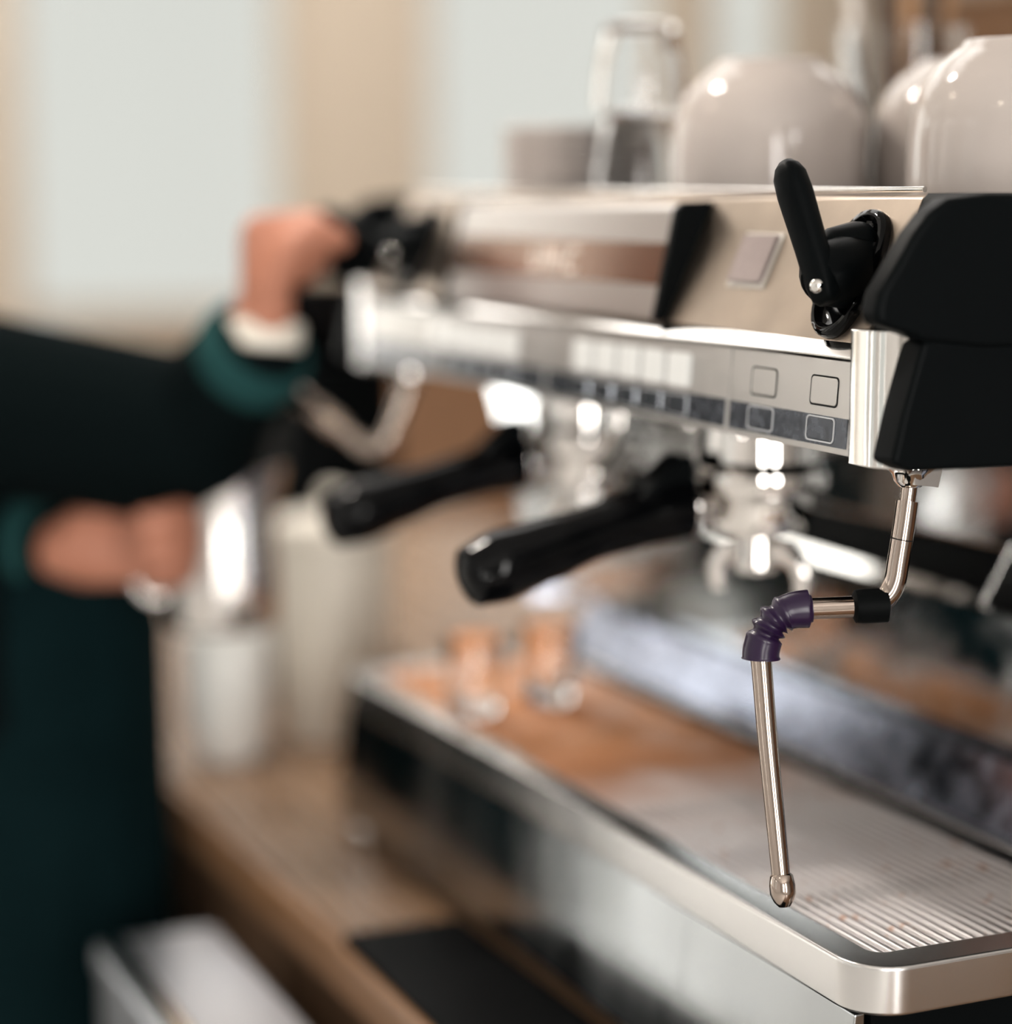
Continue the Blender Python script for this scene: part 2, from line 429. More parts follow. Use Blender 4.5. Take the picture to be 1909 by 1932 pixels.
# --- drip tray: rounded steel rim, dark pan, corrugated grate
rim = obj('drip_tray_rim', MB().frame_z(rrect(TX0, TX1, 0.0, 0.214, [0.028, 0.028, 0.006, 0.006], 8), rrect(TX0+0.022, TX1-0.024, 0.0215, 0.200, [0.008, 0.008, 0.004, 0.004], 8), 0.113, TR), 'steel', em, bevel=0.0022, bseg=3, sharp=50)
obj('drip_pan', MB().box(TX0+0.015, TX1-0.02, 0.015, 0.205, 0.1125, 0.118), 'pan', em)
GX0, GX1 = TX0+0.024, TX1-0.026
GY0, GY1 = 0.0245, 0.1865
NS = 22
pitch = (GY1-GY0)/NS
gr = bpy.data.objects.new('drip_grate', None); COL.objects.link(gr); gr.parent = em
# sheet between the ribs with slots
def sheet():
    mb = MB()
    slots = [(-0.112, -0.086), (-0.302, -0.278), (-0.492, -0.468), (-0.682, -0.658)]
    edges = [GX0]
    for a, b in sorted(slots): edges += [a, b]
    edges.append(GX1)
    for i in range(NS+1):
        y0 = GY0 + pitch*(i-0.5) + 0.0012; y1 = y0 + pitch - 0.0024
        y0 = max(y0, 0.0222); y1 = min(y1, 0.1885)
        for k in range(0, len(edges), 2):
            mb.box(edges[k], edges[k+1], y0-0.0013, y1+0.0013, 0.1352, 0.1363)
    return mb
sh = obj('grate_sheet', sheet(), 'grate', gr)
rib = MB().prism_x([(-0.0023, 0.0), (-0.0021, 0.0010), (-0.0012, 0.0018), (0.0, 0.0020), (0.0012, 0.0018), (0.0021, 0.0010), (0.0023, 0.0)], GX0, GX1).mesh('slat', sharp=60)
rib.materials.append(M['grate'])
for i in range(NS):
    o = bpy.data.objects.new('slat', rib); COL.objects.link(o); o.parent = gr
    o.location = Vector((0, GY0 + pitch*(i+0.5), 0.1362)) - Vector(em.location)
# --- back of the work area: sloping splash plate, upright panel with a ledge, dark recess
obj('splash_plate', MB().prism_x([(0.205, 0.139), (0.2035, 0.143), (0.224, 0.182), (0.228, 0.184), (0.242, 0.184), (0.242, 0.139)], TX0+0.012, TX1-0.004), 'splash', em, bevel=0.001)
obj('back_panel', MB().prism_x([(0.2375, 0.180), (0.2375, 0.268), (0.246, 0.268), (0.246, 0.180)], TX0+0.014, -0.02), 'steel_back', em)
obj('back_ledge', MB().prism_x([(0.2372, 0.2590), (0.2418, 0.2605), (0.2468, 0.2770), (0.2835, 0.2775), (0.2835, 0.2590)], TX0+0.014, -0.215), 'polished', em, bevel=0.0006)
obj('recess_wall', MB().box(TX0+0.014, -0.02, 0.284, 0.296, 0.262, 0.40), 'black', em)
obj('pipe_cover', MB().prism_x([(0.262, 0.302), (0.258, 0.306), (0.258, 0.376), (0.264, 0.382), (0.285, 0.382), (0.285, 0.302)], TX0+0.03, -0.08), 'steel_back', em, bevel=0.002)
obj('end_plate', MB().prism_x([(0.165, 0.19), (0.150, 0.30), (0.120, 0.40), (0.296, 0.40), (0.296, 0.19)], TX0+0.020, TX0+0.023), 'polished', em)  # polished plate added to bring darker reflections into the far end
ht = obj('hot_water_tap', MB().tube(spline([(-0.405, 0.075, 0.400), (-0.405, 0.074, 0.375), (-0.403, 0.066, 0.355), (-0.402, 0.056, 0.343)], 5), 0.0065, 16), 'chrome', em)
obj('tap_nozzle', MB().lathe([(0.0, 0.0), (0.0075, 0.001), (0.0085, 0.006), (0.0085, 0.014), (0.0066, 0.017)], (-0.402, 0.0515, 0.336), 16, axis=(0, 0.4, 0.9)), 'chrome', ht)
# bent steel bracket at the near end of the ledge
br = MB()
br.prism_x([(0.236, 0.2705), (0.236, 0.275), (0.262, 0.318), (0.284, 0.318), (0.284, 0.2705)], -0.212, -0.209)
obj('side_bracket', br, 'polished', em, bevel=0.0008)
# --- upper body
obj('upper_body', MB().prism_x([(0.026, 0.400), (0.026, 0.447), (0.029, 0.455), (0.062, 0.527), (0.50, 0.527), (0.50, 0.27), (0.296, 0.27), (0.296, 0.400)], X0, X1), 'black', em)
obj('front_cover', MB().prism_x([(0.0232, 0.4555), (0.0572, 0.5300), (0.060, 0.5315), (0.495, 0.5315), (0.495, 0.5285), (0.0615, 0.5285), (0.0265, 0.4545)], X0, X1), 'steel_slope', em, bevel=0.0008)
obj('cup_rail', MB().tube([(X0+0.01, 0.062, 0.5345), (X1-0.005, 0.062, 0.5345)], 0.0016, 10), 'polished', em)
obj('trim_strip', MB().prism_x([(0.0168, 0.4478), (0.0160, 0.4488), (0.0228, 0.4556), (0.0265, 0.4568), (0.0265, 0.4478)], X0, X1+0.001), 'polished', em, bevel=0.0008)
# --- control panels: three plates with keys
PY0, PY1 = 0.0160, 0.0195        # front at bottom / top
def pz(z): return PY0 + (PY1-PY0)*(z-0.398)/(0.4465-0.398)
def plate(x0, x1):
    p = obj('control_plate', MB().prism_x([(PY0, 0.398), (PY1, 0.4465), (0.026, 0.4465), (0.026, 0.398)], x0+0.0006, x1-0.0006), 'steel_panel', em, bevel=0.0006)
    obj('dark_strip', MB().prism_x([(pz(0.4015)-0.0006, 0.4015), (pz(0.4170)-0.0006, 0.4170), (pz(0.4170)+0.001, 0.4170), (pz(0.4015)+0.001, 0.4015)], x0+0.003, x1-0.003), 'dark_strip', p)
    return p
def key_mesh(w, z0, z1, d, mat, name='key'):
    # rounded key, front towards -Y
    mb = MB()
    pts = rrect(-w/2, w/2, z0, z1, 0.0022, 4)
    n = len(pts)
    fr_ = [(x, pz(z)-d, z) for x, z in pts]; bk = [(x, pz(z)+0.0015, z) for x, z in pts]
    mb.add(fr_+bk, [tuple(range(n)), tuple(range(2*n-1, n-1, -1))] + [(i, i+n, (i+1)%n+n, (i+1)%n) for i in range(n)])
    me = mb.mesh(name, bevel=0.0005, smooth=False); me.materials.append(M[mat]); return me
def gap_mesh(w, z0, z1, d):
    mb = MB(); pts = rrect(-w/2, w/2, z0, z1, 0.0026, 4); q = rrect(-w/2+0.0008, w/2-0.0008, z0+0.0008, z1-0.0008, 0.002, 4)
    n = len(pts)
    a = [(x, pz(z)-d, z) for x, z in pts]; b = [(x, pz(z)-d, z) for x, z in q]
    a2 = [(x, pz(z)+0.001, z) for x, z in pts]; b2 = [(x, pz(z)+0.001, z) for x, z in q]
    fs = []
    for i in range(n):
        j = (i+1) % n
        fs += [(i, j, n+j, n+i), (2*n+i, 2*n+j, j, i), (n+i, n+j, 3*n+j, 3*n+i)]
    mb.add(a+b+a2+b2, fs); me = mb.mesh('key_border'); return me
ps = [plate(-0.157, X1), plate(-0.402, -0.157), plate(-0.650, -0.402), plate(X0, -0.650)]
def put(me, parent, x, name='key'):
    o = bpy.data.objects.new(name, me); COL.objects.link(o); o.parent = parent
    o.location = Vector((x, 0, 0)) - Vector(em.location); return o
blank_hi = key_mesh(0.0255, 0.4225, 0.4370, 0.0005, 'steel_panel')
blank_lo = key_mesh(0.0255, 0.4040, 0.4155, 0.0012, 'dark_strip')
rim_hi = gap_mesh(0.0270, 0.4217, 0.4378, 0.0003); rim_hi.materials.append(M['black_matte'])
rim_lo = gap_mesh(0.0275, 0.4030, 0.4165, 0.0012); rim_lo.materials.append(M['key_rim'])
for x in (-0.1195, -0.0580):
    put(blank_hi, ps[0], x); put(blank_lo, ps[0], x); put(rim_hi, ps[0], x, 'key_border'); put(rim_lo, ps[0], x, 'key_border')
glint_hi = key_mesh(0.0265, 0.4200, 0.4400, 0.0022, 'glint_key')
sm_lo = key_mesh(0.0240, 0.4035, 0.4155, 0.0016, 'glass_key')
rim_lo2 = gap_mesh(0.0255, 0.4028, 0.4162, 0.0012); rim_lo2.materials.append(M['key_rim'])
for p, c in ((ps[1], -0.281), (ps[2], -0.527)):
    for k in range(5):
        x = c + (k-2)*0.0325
        put(glint_hi, p, x); put(sm_lo, p, x); put(rim_lo2, p, x, 'key_border')
# --- logo box on the slope
LX0, LX1 = -0.585, -0.252
lb = obj('logo_box', MB().prism_x([(0.0185, 0.4575), (0.0330, 0.5235), (0.0370, 0.5265), (0.0545, 0.5270), (0.0255, 0.4575)], LX0, LX1), 'logo_steel', em, bevel=0.0015)
obj('box_end', MB().prism_x([(0.0165, 0.4560), (0.0315, 0.5240), (0.0360, 0.5280), (0.0560, 0.5285), (0.0470, 0.5060), (0.0255, 0.4570)], LX1-0.0005, LX1+0.0065), 'black', lb, bevel=0.0012)
obj('box_end', MB().prism_x([(0.0165, 0.4560), (0.0315, 0.5240), (0.0360, 0.5280), (0.0560, 0.5285), (0.0470, 0.5060), (0.0255, 0.4570)], LX0-0.0065, LX0+0.0005), 'black', lb, bevel=0.0012)
def ly(z): return 0.0185 + (0.0330-0.0185)*(z-0.4575)/(0.5235-0.4575)
obj('dark_band', MB().prism_x([(ly(0.478)-0.0006, 0.478), (ly(0.503)-0.0006, 0.503), (ly(0.503)+0.001, 0.503), (ly(0.478)+0.001, 0.478)], LX0+0.004, LX1-0.003), 'logo_band', lb)
tcu = bpy.data.curves.new('lettering', 'FONT'); tcu.body = 'UNIC'; tcu.size = 0.024; tcu.extrude = 0.0008; tcu.align_x = 'CENTER'; tcu.space_character = 1.35; tcu.offset = 0.0005
tob = bpy.data.objects.new('tmp_text', tcu); COL.objects.link(tob)
tme = bpy.data.meshes.new_from_object(tob.evaluated_get(bpy.context.evaluated_depsgraph_get())); bpy.data.objects.remove(tob)
tilt = math.atan2(0.0330-0.0185, 0.5235-0.4575)
tme.transform(Matrix.Translation((-0.405, ly(0.482)-0.0012, 0.482)) @ Matrix.Rotation(PI/2 - tilt, 4, 'X'))
tme.transform(Matrix.Translation(-Vector(em.location)))
tme.materials.append(M['letter'])
to = bpy.data.objects.new('lettering', tme); COL.objects.link(to); to.parent = lb
# --- felt pad stuck on the slope
SD = Vector((0, 0.034, 0.0745)).normalized(); SN = Vector((0, -SD.z, SD.y)); SP = Vector((0, 0.0232, 0.4555))
def sl(x, s_, n_=0.0): return SP + Vector((x, 0, 0)) + SD*s_ + SN*n_
def slab(x0, x1, s0, s1, n0, n1):
    mb = MB(); P8 = [sl(x0,s0,n0), sl(x1,s0,n0), sl(x1,s1,n0), sl(x0,s1,n0), sl(x0,s0,n1), sl(x1,s0,n1), sl(x1,s1,n1), sl(x0,s1,n1)]
    return mb.add(P8, [(0,3,2,1),(4,5,6,7),(0,1,5,4),(1,2,6,5),(2,3,7,6),(3,0,4,7)])
fpad = obj('felt_pad', slab(-0.188, -0.152, 0.029, 0.058, 0.0, 0.0035), 'felt', em, bevel=0.0006, label='small pinkish grey felt pad')
obj('adhesive_backing', slab(-0.190, -0.149, 0.0262, 0.060, 0.0, 0.0009), 'seal', fpad)
# --- steam levers
def lever(cx, tip, name='steam_lever'):
    lv = bpy.data.objects.new(name, None); COL.objects.link(lv); lv.parent = em
    # oval escutcheon: raised ring + dish
    mb = MB(); n = 40; ring = []
    def oval(sc, h, cs=0.0375):
        out = []
        for i in range(n):
            a = 2*PI*i/n; ca, sa = math.cos(a), math.sin(a)
            ex = 0.0225*sc*(abs(ca)**0.85)*(1 if ca > 0 else -1); es = 0.0365*sc*(abs(sa)**0.9)*(1 if sa > 0 else -1)
            out.append(sl(cx+ex, cs+es, h))
        return out
    loops = [oval(1.0, 0.0), oval(1.0, 0.004), oval(0.96, 0.0062), oval(0.88, 0.0062), oval(0.84, 0.003), oval(0.80, 0.001)]
    vs_ = [v for l in loops for v in l]; fs = []
    for k in range(len(loops)-1):
        for i in range(n):
            j = (i+1) % n; fs.append((k*n+i, k*n+j, (k+1)*n+j, (k+1)*n+i))
    fs.append(tuple(range((len(loops)-1)*n, len(loops)*n)))
    mb.add(vs_, fs)
    obj('escutcheon', mb, 'black_gloss', lv, sharp=60)
    # hub: tapering neck that leans out of the dish to the paddle pivot
    piv = sl(cx+0.0180, 0.022, 0.027)
    a = sl(cx, 0.040, 0.0)
    hb = MB()
    dirv = (piv-a)
    lv_pts = [a, a+dirv*0.35+SN*0.004, a+dirv*0.7+SN*0.004, piv+SN*0.002]
    hb.tube(lv_pts, [0.0200, 0.0190, 0.0160, 0.0105], 20)
    hb.limb(sl(cx, 0.052, 0.006), sl(cx, 0.046, 0.017), 0.013, 0.011)
    obj('hub', hb, 'black', lv, sharp=60)
    # paddle: flattened rounded bar from the pivot to the tip
    T = Vector(tip); d = T-piv; L = d.length; u = d/L
    w = u.cross(SN).normalized(); t = u.cross(w).normalized()
    pm = MB(); seg = 20
    st = [(-0.011, 0.55), (-0.008, 0.85), (0.0, 1.0), (0.02, 1.0), (L-0.018, 1.08), (L-0.008, 1.0), (L-0.003, 0.75), (L, 0.40)]
    vs_ = []
    for h, sc in st:
        for k in range(seg):
            an = 2*PI*k/seg; c_, s_ = math.cos(an), math.sin(an)
            vs_.append(piv + u*h + w*(0.0088*sc*(abs(c_)**0.7)*(1 if c_ > 0 else -1)) + t*(0.0072*sc*(abs(s_)**0.7)*(1 if s_ > 0 else -1)))
    fs = [(i*seg+k, i*seg+(k+1)%seg, (i+1)*seg+(k+1)%seg, (i+1)*seg+k) for i in range(len(st)-1) for k in range(seg)]
    fs += [tuple(range(seg-1, -1, -1)), tuple(range((len(st)-1)*seg, len(st)*seg))]
    pm.add(vs_, fs)
    obj('paddle', pm, 'black', lv, sharp=60)
    side = -w if w.x > 0 else w
    pin_c = piv - u*0.004
    obj('pivot_pin', MB().ball(tuple(pin_c + SN*0.0060 + Vector((0.002, 0, 0))), 0.0042), 'polished', lv, label='small bright steel pivot pin')
    return piv
lever(-0.0635, (-0.073, 0.001, 0.5490))
lever(-0.6835, (-0.7050, -0.036, 0.5200))
# --- end caps: chrome corner + black moulded side
def end_cap(sg, xc):
    def X(v): return xc + sg*v
    cc = MB()
    pts = []
    # plan outline of the chrome corner cover (rounded front corner)
    r = 0.024
    for i in range(9):
        a = PI + PI/2 + PI/2*i/8
        pts.append((X(0.038-r + r*math.cos(a)), 0.0155 + r + r*math.sin(a)))
    pts = [(X(0.0), 0.0155)] + pts + [(X(0.038), 0.075), (X(0.0), 0.075)]
    cc.prism_z(pts, 0.3945, 0.4640)
    obj('corner_cover', cc, 'polished' if sg > 0 else 'steel', em, bevel=0.0008)
    side = [(0.0255, 0.4600), (0.0150, 0.4250), (0.0090, 0.4000), (0.020, 0.3955), (0.480, 0.3955), (0.500, 0.420), (0.500, 0.505), (0.480, 0.5300), (0.060, 0.5300), (0.040, 0.4640)]
    obj('side_panel', MB().prism_x(side, *sorted((X(0.030), X(0.0505)))), 'black', em, bevel=0.003, bseg=3)
    # upper hood that bulges forward over the corner
    hood = [(-0.0025, 0.4690), (-0.0035, 0.4760), (-0.0015, 0.4850), (0.0060, 0.4960), (0.0170, 0.5130), (0.0260, 0.5230), (0.0370, 0.5300), (0.060, 0.5325), (0.490, 0.5325), (0.500, 0.520), (0.500, 0.455), (0.060, 0.4560), (0.0260, 0.4600), (0.0120, 0.4650)]
    hd = [(y+0.004, z) for y, z in hood]
    mb = MB().prism_x(hood, *sorted((X(0.036), X(0.053))))
    obj('end_hood', mb, 'black', em, bevel=0.004, bseg=3)
    inner = [(max(y, 0.031 + (z-0.469)*0.43), z) for y, z in hood]
    obj('hood_liner', MB().prism_x(inner, *sorted((X(0.001), X(0.0365)))), 'black', em)
end_cap(1, X1)
end_cap(-1, X0)
# --- steam wand, near end
wd = bpy.data.objects.new('steam_wand', None); COL.objects.link(wd); wd.parent = em
obj('ball_joint', MB().lathe([(0.0, 0.0), (0.006, 0.0), (0.0085, 0.003), (0.010, 0.007), (0.0135, 0.010), (0.0135, 0.020), (0, 0.020)], (-0.0275, 0.0525, 0.381), 24), 'chrome', wd)
obj('upper_pipe', MB().tube(spline([(-0.0275, 0.0525, 0.384), (-0.0268, 0.0512, 0.377), (-0.0262, 0.050, 0.371)], 3), 0.0042, 20), 'pipe', wd)
obj('sleeve', MB().tube(spline([(-0.0263, 0.0502, 0.3735), (-0.0255, 0.0482, 0.362), (-0.0245, 0.0460, 0.352), (-0.0236, 0.0436, 0.341), (-0.0232, 0.0418, 0.3325), (-0.0238, 0.0385, 0.3255), (-0.0256, 0.0325, 0.3205), (-0.027, 0.029, 0.3195)], 5), [0.0059]*36, 20), 'pipe', wd)
obj('sleeve_joint', MB().lathe([(0.00615, -0.0003), (0.00615, 0.0003), (0.0055, 0.0003), (0.0055, -0.0003)], (-0.0247, 0.0464, 0.3540), 24, closed=True, axis=(0.05, 0.16, 1)), 'black_matte', wd)
obj('cross_pipe', MB().tube([(-0.026, 0.032, 0.3195), (-0.0405, -0.004, 0.3180)], 0.0056, 20), 'pipe', wd)
dr = Vector((-0.0145, -0.036, -0.0015)).normalized()
rc = Vector((-0.0262, 0.0315, 0.3195))
obj('black_collar', MB().tube([rc+dr*(-0.0075), rc+dr*(-0.0065), rc+dr*0.006, rc+dr*0.010, rc+dr*0.0115], [0.0060, 0.0090, 0.0092, 0.0086, 0.0060], 20), 'rubber', wd, sharp=50)
lower = spline([(-0.0405, -0.004, 0.3180), (-0.0445, -0.0150, 0.3145), (-0.0470, -0.0215, 0.3060), (-0.0472, -0.0240, 0.2960), (-0.0455, -0.0240, 0.2850), (-0.0400, -0.0233, 0.2500), (-0.0320, -0.0224, 0.2080), (-0.0262, -0.0219, 0.1790)], 5)
nl = len(lower)
obj('lower_pipe', MB().tube(lower, [0.0057 - 0.0009*max(0, (i-15)/(nl-15)) for i in range(nl)], 20), 'pipe', wd)
gpath = spline([(-0.0385, 0.0010, 0.3182), (-0.0425, -0.0085, 0.3172), (-0.0450, -0.0165, 0.3130), (-0.0467, -0.0210, 0.3060), (-0.0473, -0.0236, 0.2975), (-0.0472, -0.0240, 0.2920)], 8)
ng = len(gpath)
def grip_r(i):
    t = i/(ng-1)
    if t < 0.04: return 0.0072
    if t < 0.30: return 0.0096 + 0.0004*math.cos(PI*(t-0.04)/0.26)
    if t < 0.68: return 0.0085 + 0.0014*math.cos((t-0.30)/0.38*6*PI)
    if t < 0.96: return 0.0097
    return 0.0102
obj('rubber_grip', MB().tube(gpath, [grip_r(i) for i in range(ng)], 24), 'purple', wd, sharp=70, label='ribbed dark purple rubber grip')
tip_d = (Vector((-0.0262, -0.0219, 0.1790)) - Vector((-0.0320, -0.0224, 0.2080))).normalized()
obj('steam_tip', MB().lathe([(0.0, 0.0175), (0.0030, 0.0172), (0.0052, 0.0145), (0.0068, 0.0105), (0.0068, 0.006), (0.0060, 0.001), (0.0050, 0.0), (0, 0.0)], tuple(Vector((-0.0264, -0.0219, 0.1815))), 24, axis=tuple(tip_d)), 'pipe', wd)
obj('wand_bracket', MB().prism_x([(0.050, 0.397), (0.049, 0.383), (0.064, 0.381), (0.068, 0.397)], -0.020, -0.0185), 'steel', wd)
# --- steam wand, far end (in use, dipping into the jug)
wf = bpy.data.objects.new('steam_wand', None); COL.objects.link(wf); wf.parent = em
obj('ball_joint', MB().lathe([(0.0, 0.0), (0.006, 0.0), (0.010, 0.007), (0.0135, 0.010), (0.0135, 0.022), (0, 0.022)], (-0.690, 0.032, 0.381), 20), 'chrome', wf)
obj('sleeve', MB().tube(spline([(-0.690, 0.032, 0.386), (-0.690, 0.022, 0.360), (-0.690, 0.010, 0.338), (-0.697, 0.0, 0.333), (-0.712, -0.015, 0.345)], 5), 0.0062, 16), 'pipe', wf)
obj('grip_sleeve', MB().tube(spline([(-0.716, -0.019, 0.349), (-0.745, -0.049, 0.375), (-0.762, -0.057, 0.368)], 6), 0.0085, 16), 'pipe', wf)
obj('lower_pipe', MB().tube(spline([(-0.709, -0.012, 0.3425), (-0.745, -0.049, 0.375), (-0.775, -0.062, 0.350), (-0.790, -0.078, 0.303), (-0.800, -0.086, 0.235)], 6), 0.0060, 16), 'pipe', wf)
# --- group heads
GXS = (-0.280, -0.530)
for gx in GXS:
    g = bpy.data.objects.new('group_head', None); COL.objects.link(g); g.parent = em
    c = (gx, 0.110, 0.0)
    obj('group_body', MB().lathe([(0.0, 0.402), (0.030, 0.402), (0.030, 0.392), (0.0395, 0.388), (0.0405, 0.366), (0.0360, 0.360), (0.0, 0.360)], c, 40), 'chrome', g)
    obj('locking_ring', MB().lathe([(0.036, 0.3605), (0.0445, 0.359), (0.0455, 0.352), (0.0430, 0.346), (0.0365, 0.346)], c, 40), 'chrome', g)
    obj('neck', MB().box(gx-0.022, gx+0.022, 0.14, 0.262, 0.366, 0.398), 'polished', g, bevel=0.006)
    for dx in (-0.033, 0.033):
        obj('bolt', MB().lathe([(0, 0.404), (0.005, 0.404), (0.005, 0.384), (0.0, 0.382)], (gx+dx, 0.078, 0), 10), 'chrome', g)

# ------------------------------------------------------------------ portafilters
def portafilter():
    r = root('portafilter', (GXS[0], 0.110, 0.27), 'portafilter with glossy black handle, locked into the nearer group head', 'portafilter', 'portafilters in the group heads')
    x = GXS[0]; c = (x, 0.110, 0.0)
    obj('filter_holder', MB().lathe([(0.0, 0.316), (0.020, 0.316), (0.031, 0.321), (0.0345, 0.330), (0.0350, 0.3445), (0.0385, 0.3450), (0.0385, 0.3515), (0.034, 0.3515), (0.0, 0.3515)], c, 40), 'chrome', r)
    sp = obj('spout', MB().lathe([(0.0, 0.318), (0.0135, 0.318), (0.0130, 0.304), (0.0150, 0.300), (0.0140, 0.293), (0.0, 0.290)], c, 28), 'chrome', r)
    for s_, e in (((0.008, 0.006), (0.022, 0.020)), ((-0.008, -0.006), (-0.022, -0.014))):
        obj('spout_arm', MB().tube(spline([(x+s_[0], 0.110+s_[1], 0.306), (x+e[0]*0.8, 0.110+e[1]*0.8, 0.303), (x+e[0]*1.05, 0.110+e[1]*1.05, 0.292), (x+e[0]*1.0, 0.110+e[1], 0.278)], 4), [0.0075]*9+[0.0068, 0.006, 0.0052, 0.005], 14), 'chrome', sp)
    obj('neck', MB().tube([(x, 0.082, 0.336), (x, 0.052, 0.338)], [0.0095, 0.0085], 18), 'chrome', r)
    # handle: collar, waist and bulb, sloping down to the barista
    hp = spline([(x, 0.0560, 0.3380), (x, 0.0440, 0.3365), (x, 0.020, 0.3310), (x, -0.010, 0.3240), (x, -0.040, 0.3160), (x, -0.070, 0.3080), (x, -0.0880, 0.3032), (x, -0.0965, 0.3010)], 5)
    rr = [0.0215, 0.0215, 0.0185, 0.0175, 0.0200, 0.0225, 0.0195, 0.005]
    nn = len(hp); rads = []
    for i in range(nn):
        t = i/5; k = min(int(t), 6); f_ = t-k
        f_ = f_*f_*(3-2*f_) if k < 6 else f_**1.8
        rads.append(rr[k]*(1-f_) + rr[k+1]*f_)
    h = obj('handle', MB().tube(hp, rads, 28), 'black_gloss', r, sharp=75)
    obj('thumb_guard', MB().prism_x([(0.058, 0.350), (0.058, 0.371), (0.048, 0.3715), (0.016, 0.3435), (0.022, 0.340)], x-0.013, x+0.013), 'black', h, bevel=0.005, bseg=3)
    obj('ferrule', MB().lathe([(0.0212, -0.0015), (0.0218, 0.0), (0.0212, 0.0025), (0.015, 0.0025), (0.015, -0.0015)], (x, 0.0575, 0.3382), 28, closed=True, axis=(0, 1, 0.1)), 'chrome', r)
    return r
pf = portafilter()
pf2 = copy_tree(pf, None, (GXS[1]-GXS[0], 0, 0))
pf2['label'] = 'portafilter with black handle in the farther group head, behind the steel jug'

# ------------------------------------------------------------------ cups, saucers and glasses on top of the machine
TOP = 0.5318
def bowl_cup(x, y, label):
    r = root('ceramic_cup', (x, y, TOP), label, 'cup', 'upturned white cups on the machine')
    # upside down: rim below, foot on top
    out = [(0.0655, 0.0), (0.0660, 0.004), (0.0655, 0.032), (0.0635, 0.048), (0.0580, 0.063), (0.0500, 0.0740), (0.0420, 0.0805), (0.0360, 0.0840)]
    inn = [(0.0300, 0.0800), (0.0450, 0.0715), (0.0545, 0.0600), (0.0600, 0.045), (0.0620, 0.030), (0.0625, 0.004)]
    P_ = out + [(0.0348, 0.0872), (0.0335, 0.0880), (0.0315, 0.0876), (0.0305, 0.0850), (0.0, 0.0845)]
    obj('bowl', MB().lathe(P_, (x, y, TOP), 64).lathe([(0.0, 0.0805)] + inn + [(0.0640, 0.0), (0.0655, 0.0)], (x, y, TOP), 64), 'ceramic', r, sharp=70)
    return r
bowl_cup(-0.347, 0.154, 'upturned white ceramic cup on the machine top, directly behind the near steam lever tip')
bowl_cup(-0.124, 0.190, 'nearest upturned white ceramic cup, largest, on the machine top by the black end cap')
bowl_cup(-0.293, 0.276, 'upturned white ceramic cup mostly hidden behind the nearest cup')
for k in range(8):
    z = TOP + 0.0045*0 + k*0.0060
    x, y = -0.588 + random.uniform(-.001, .001), 0.135 + random.uniform(-.001, .001)
    words_ = ['bottom', 'second', 'third', 'fourth', 'fifth', 'sixth', 'seventh', 'top'][k]
    lab = {'bottom': 'white saucer at the bottom of the saucer stack on the machine', 'top': 'white saucer lying on top of the saucer stack on the machine'}.get(words_, 'white saucer, %s from the bottom of the stack on the machine' % words_)
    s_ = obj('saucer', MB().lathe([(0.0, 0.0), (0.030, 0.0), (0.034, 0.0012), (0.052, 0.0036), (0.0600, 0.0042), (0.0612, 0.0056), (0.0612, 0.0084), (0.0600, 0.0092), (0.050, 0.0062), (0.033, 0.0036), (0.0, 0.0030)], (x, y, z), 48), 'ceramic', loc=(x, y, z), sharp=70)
    tag(s_, lab, 'saucer', 'stacked saucers on the machine')
def tumbler(x, y, z, h, r0, r1, label, cat='glass', group='upturned stacked glasses on the machine', t=0.0022, seg=10):
    """upside-down faceted glass: mouth r0 at z, foot r1 on top"""
    mb = MB()
    mb.lathe([(r0, 0.0), (r0*0.985, h*0.25), ((r0+r1)/2, h*0.6), (r1, h*0.96), (r1*0.9, h), (0, h), (0, h-0.007), (r1-t*1.5, h-0.008), ((r0+r1)/2-t, h*0.6), (r0*0.985-t, h*0.25), (r0-t, 0.0)], (x, y, z), seg*4, closed=False)
    mb.lathe([(r0-t, 0.0), (r0, 0.0)], (x, y, z), seg*4)
    o = obj('glass_tumbler', mb, 'glass', loc=(x, y, z), sharp=50)
    return tag(o, label, cat, group)
tumbler(-0.481, 0.127, TOP, 0.060, 0.0335, 0.026, 'lower of two stacked upturned glasses, between saucers and white cup')
tumbler(-0.481, 0.127, TOP+0.0605, 0.060, 0.0330, 0.026, 'upper of two stacked upturned glasses, in front of the bright window')
# glass jar with wooden sticks behind the cups
jx, jy = -0.520, 0.375
jar = MB().lathe([(0.0, 0.0), (0.040, 0.0), (0.045, 0.004), (0.046, 0.06), (0.050, 0.125), (0.0505, 0.128), (0.0490, 0.128), (0.0435, 0.06), (0.042, 0.008), (0.0, 0.006)], (jx, jy, TOP), 40)
tag(obj('glass_jar', jar, 'glass', loc=(jx, jy, TOP), sharp=60), 'clear glass jar holding wooden sticks, behind the white cups', 'jar')
stick_words = ['pale wooden stir stick leaning left in the glass jar', 'dark brown stick standing at the left of the glass jar', 'orange brown stick upright in the middle of the glass jar', 'dark brown stick standing right of the middle in the glass jar', 'light brown stick leaning right in the glass jar']
for k, (dx, dy, lx, ly_, mt, w) in enumerate([(-0.004, -0.026, -0.020, -0.030, 'seal', 0.006), (-0.006, -0.010, -0.004, -0.014, 'stick_dark', 0.006), (0.0, 0.002, 0.002, 0.006, 'stick', 0.007), (0.008, 0.014, 0.004, 0.020, 'stick_dark', 0.006), (0.002, 0.024, 0.006, 0.034, 'stick', 0.005)]):
    b = Vector((jx+dx*0.8, jy+dy*0.8, TOP+0.0075)); t_ = Vector((jx+dx+lx*0.9, jy+dy+ly_*0.45, TOP+0.19))
    o = obj('stir_stick', MB().tube([b, b.lerp(t_, 0.5), t_], [w*0.7, w*0.8, w], 8), mt, loc=tuple(b), sharp=60)
    tag(o, stick_words[k], 'stick', 'sticks in the glass jar')

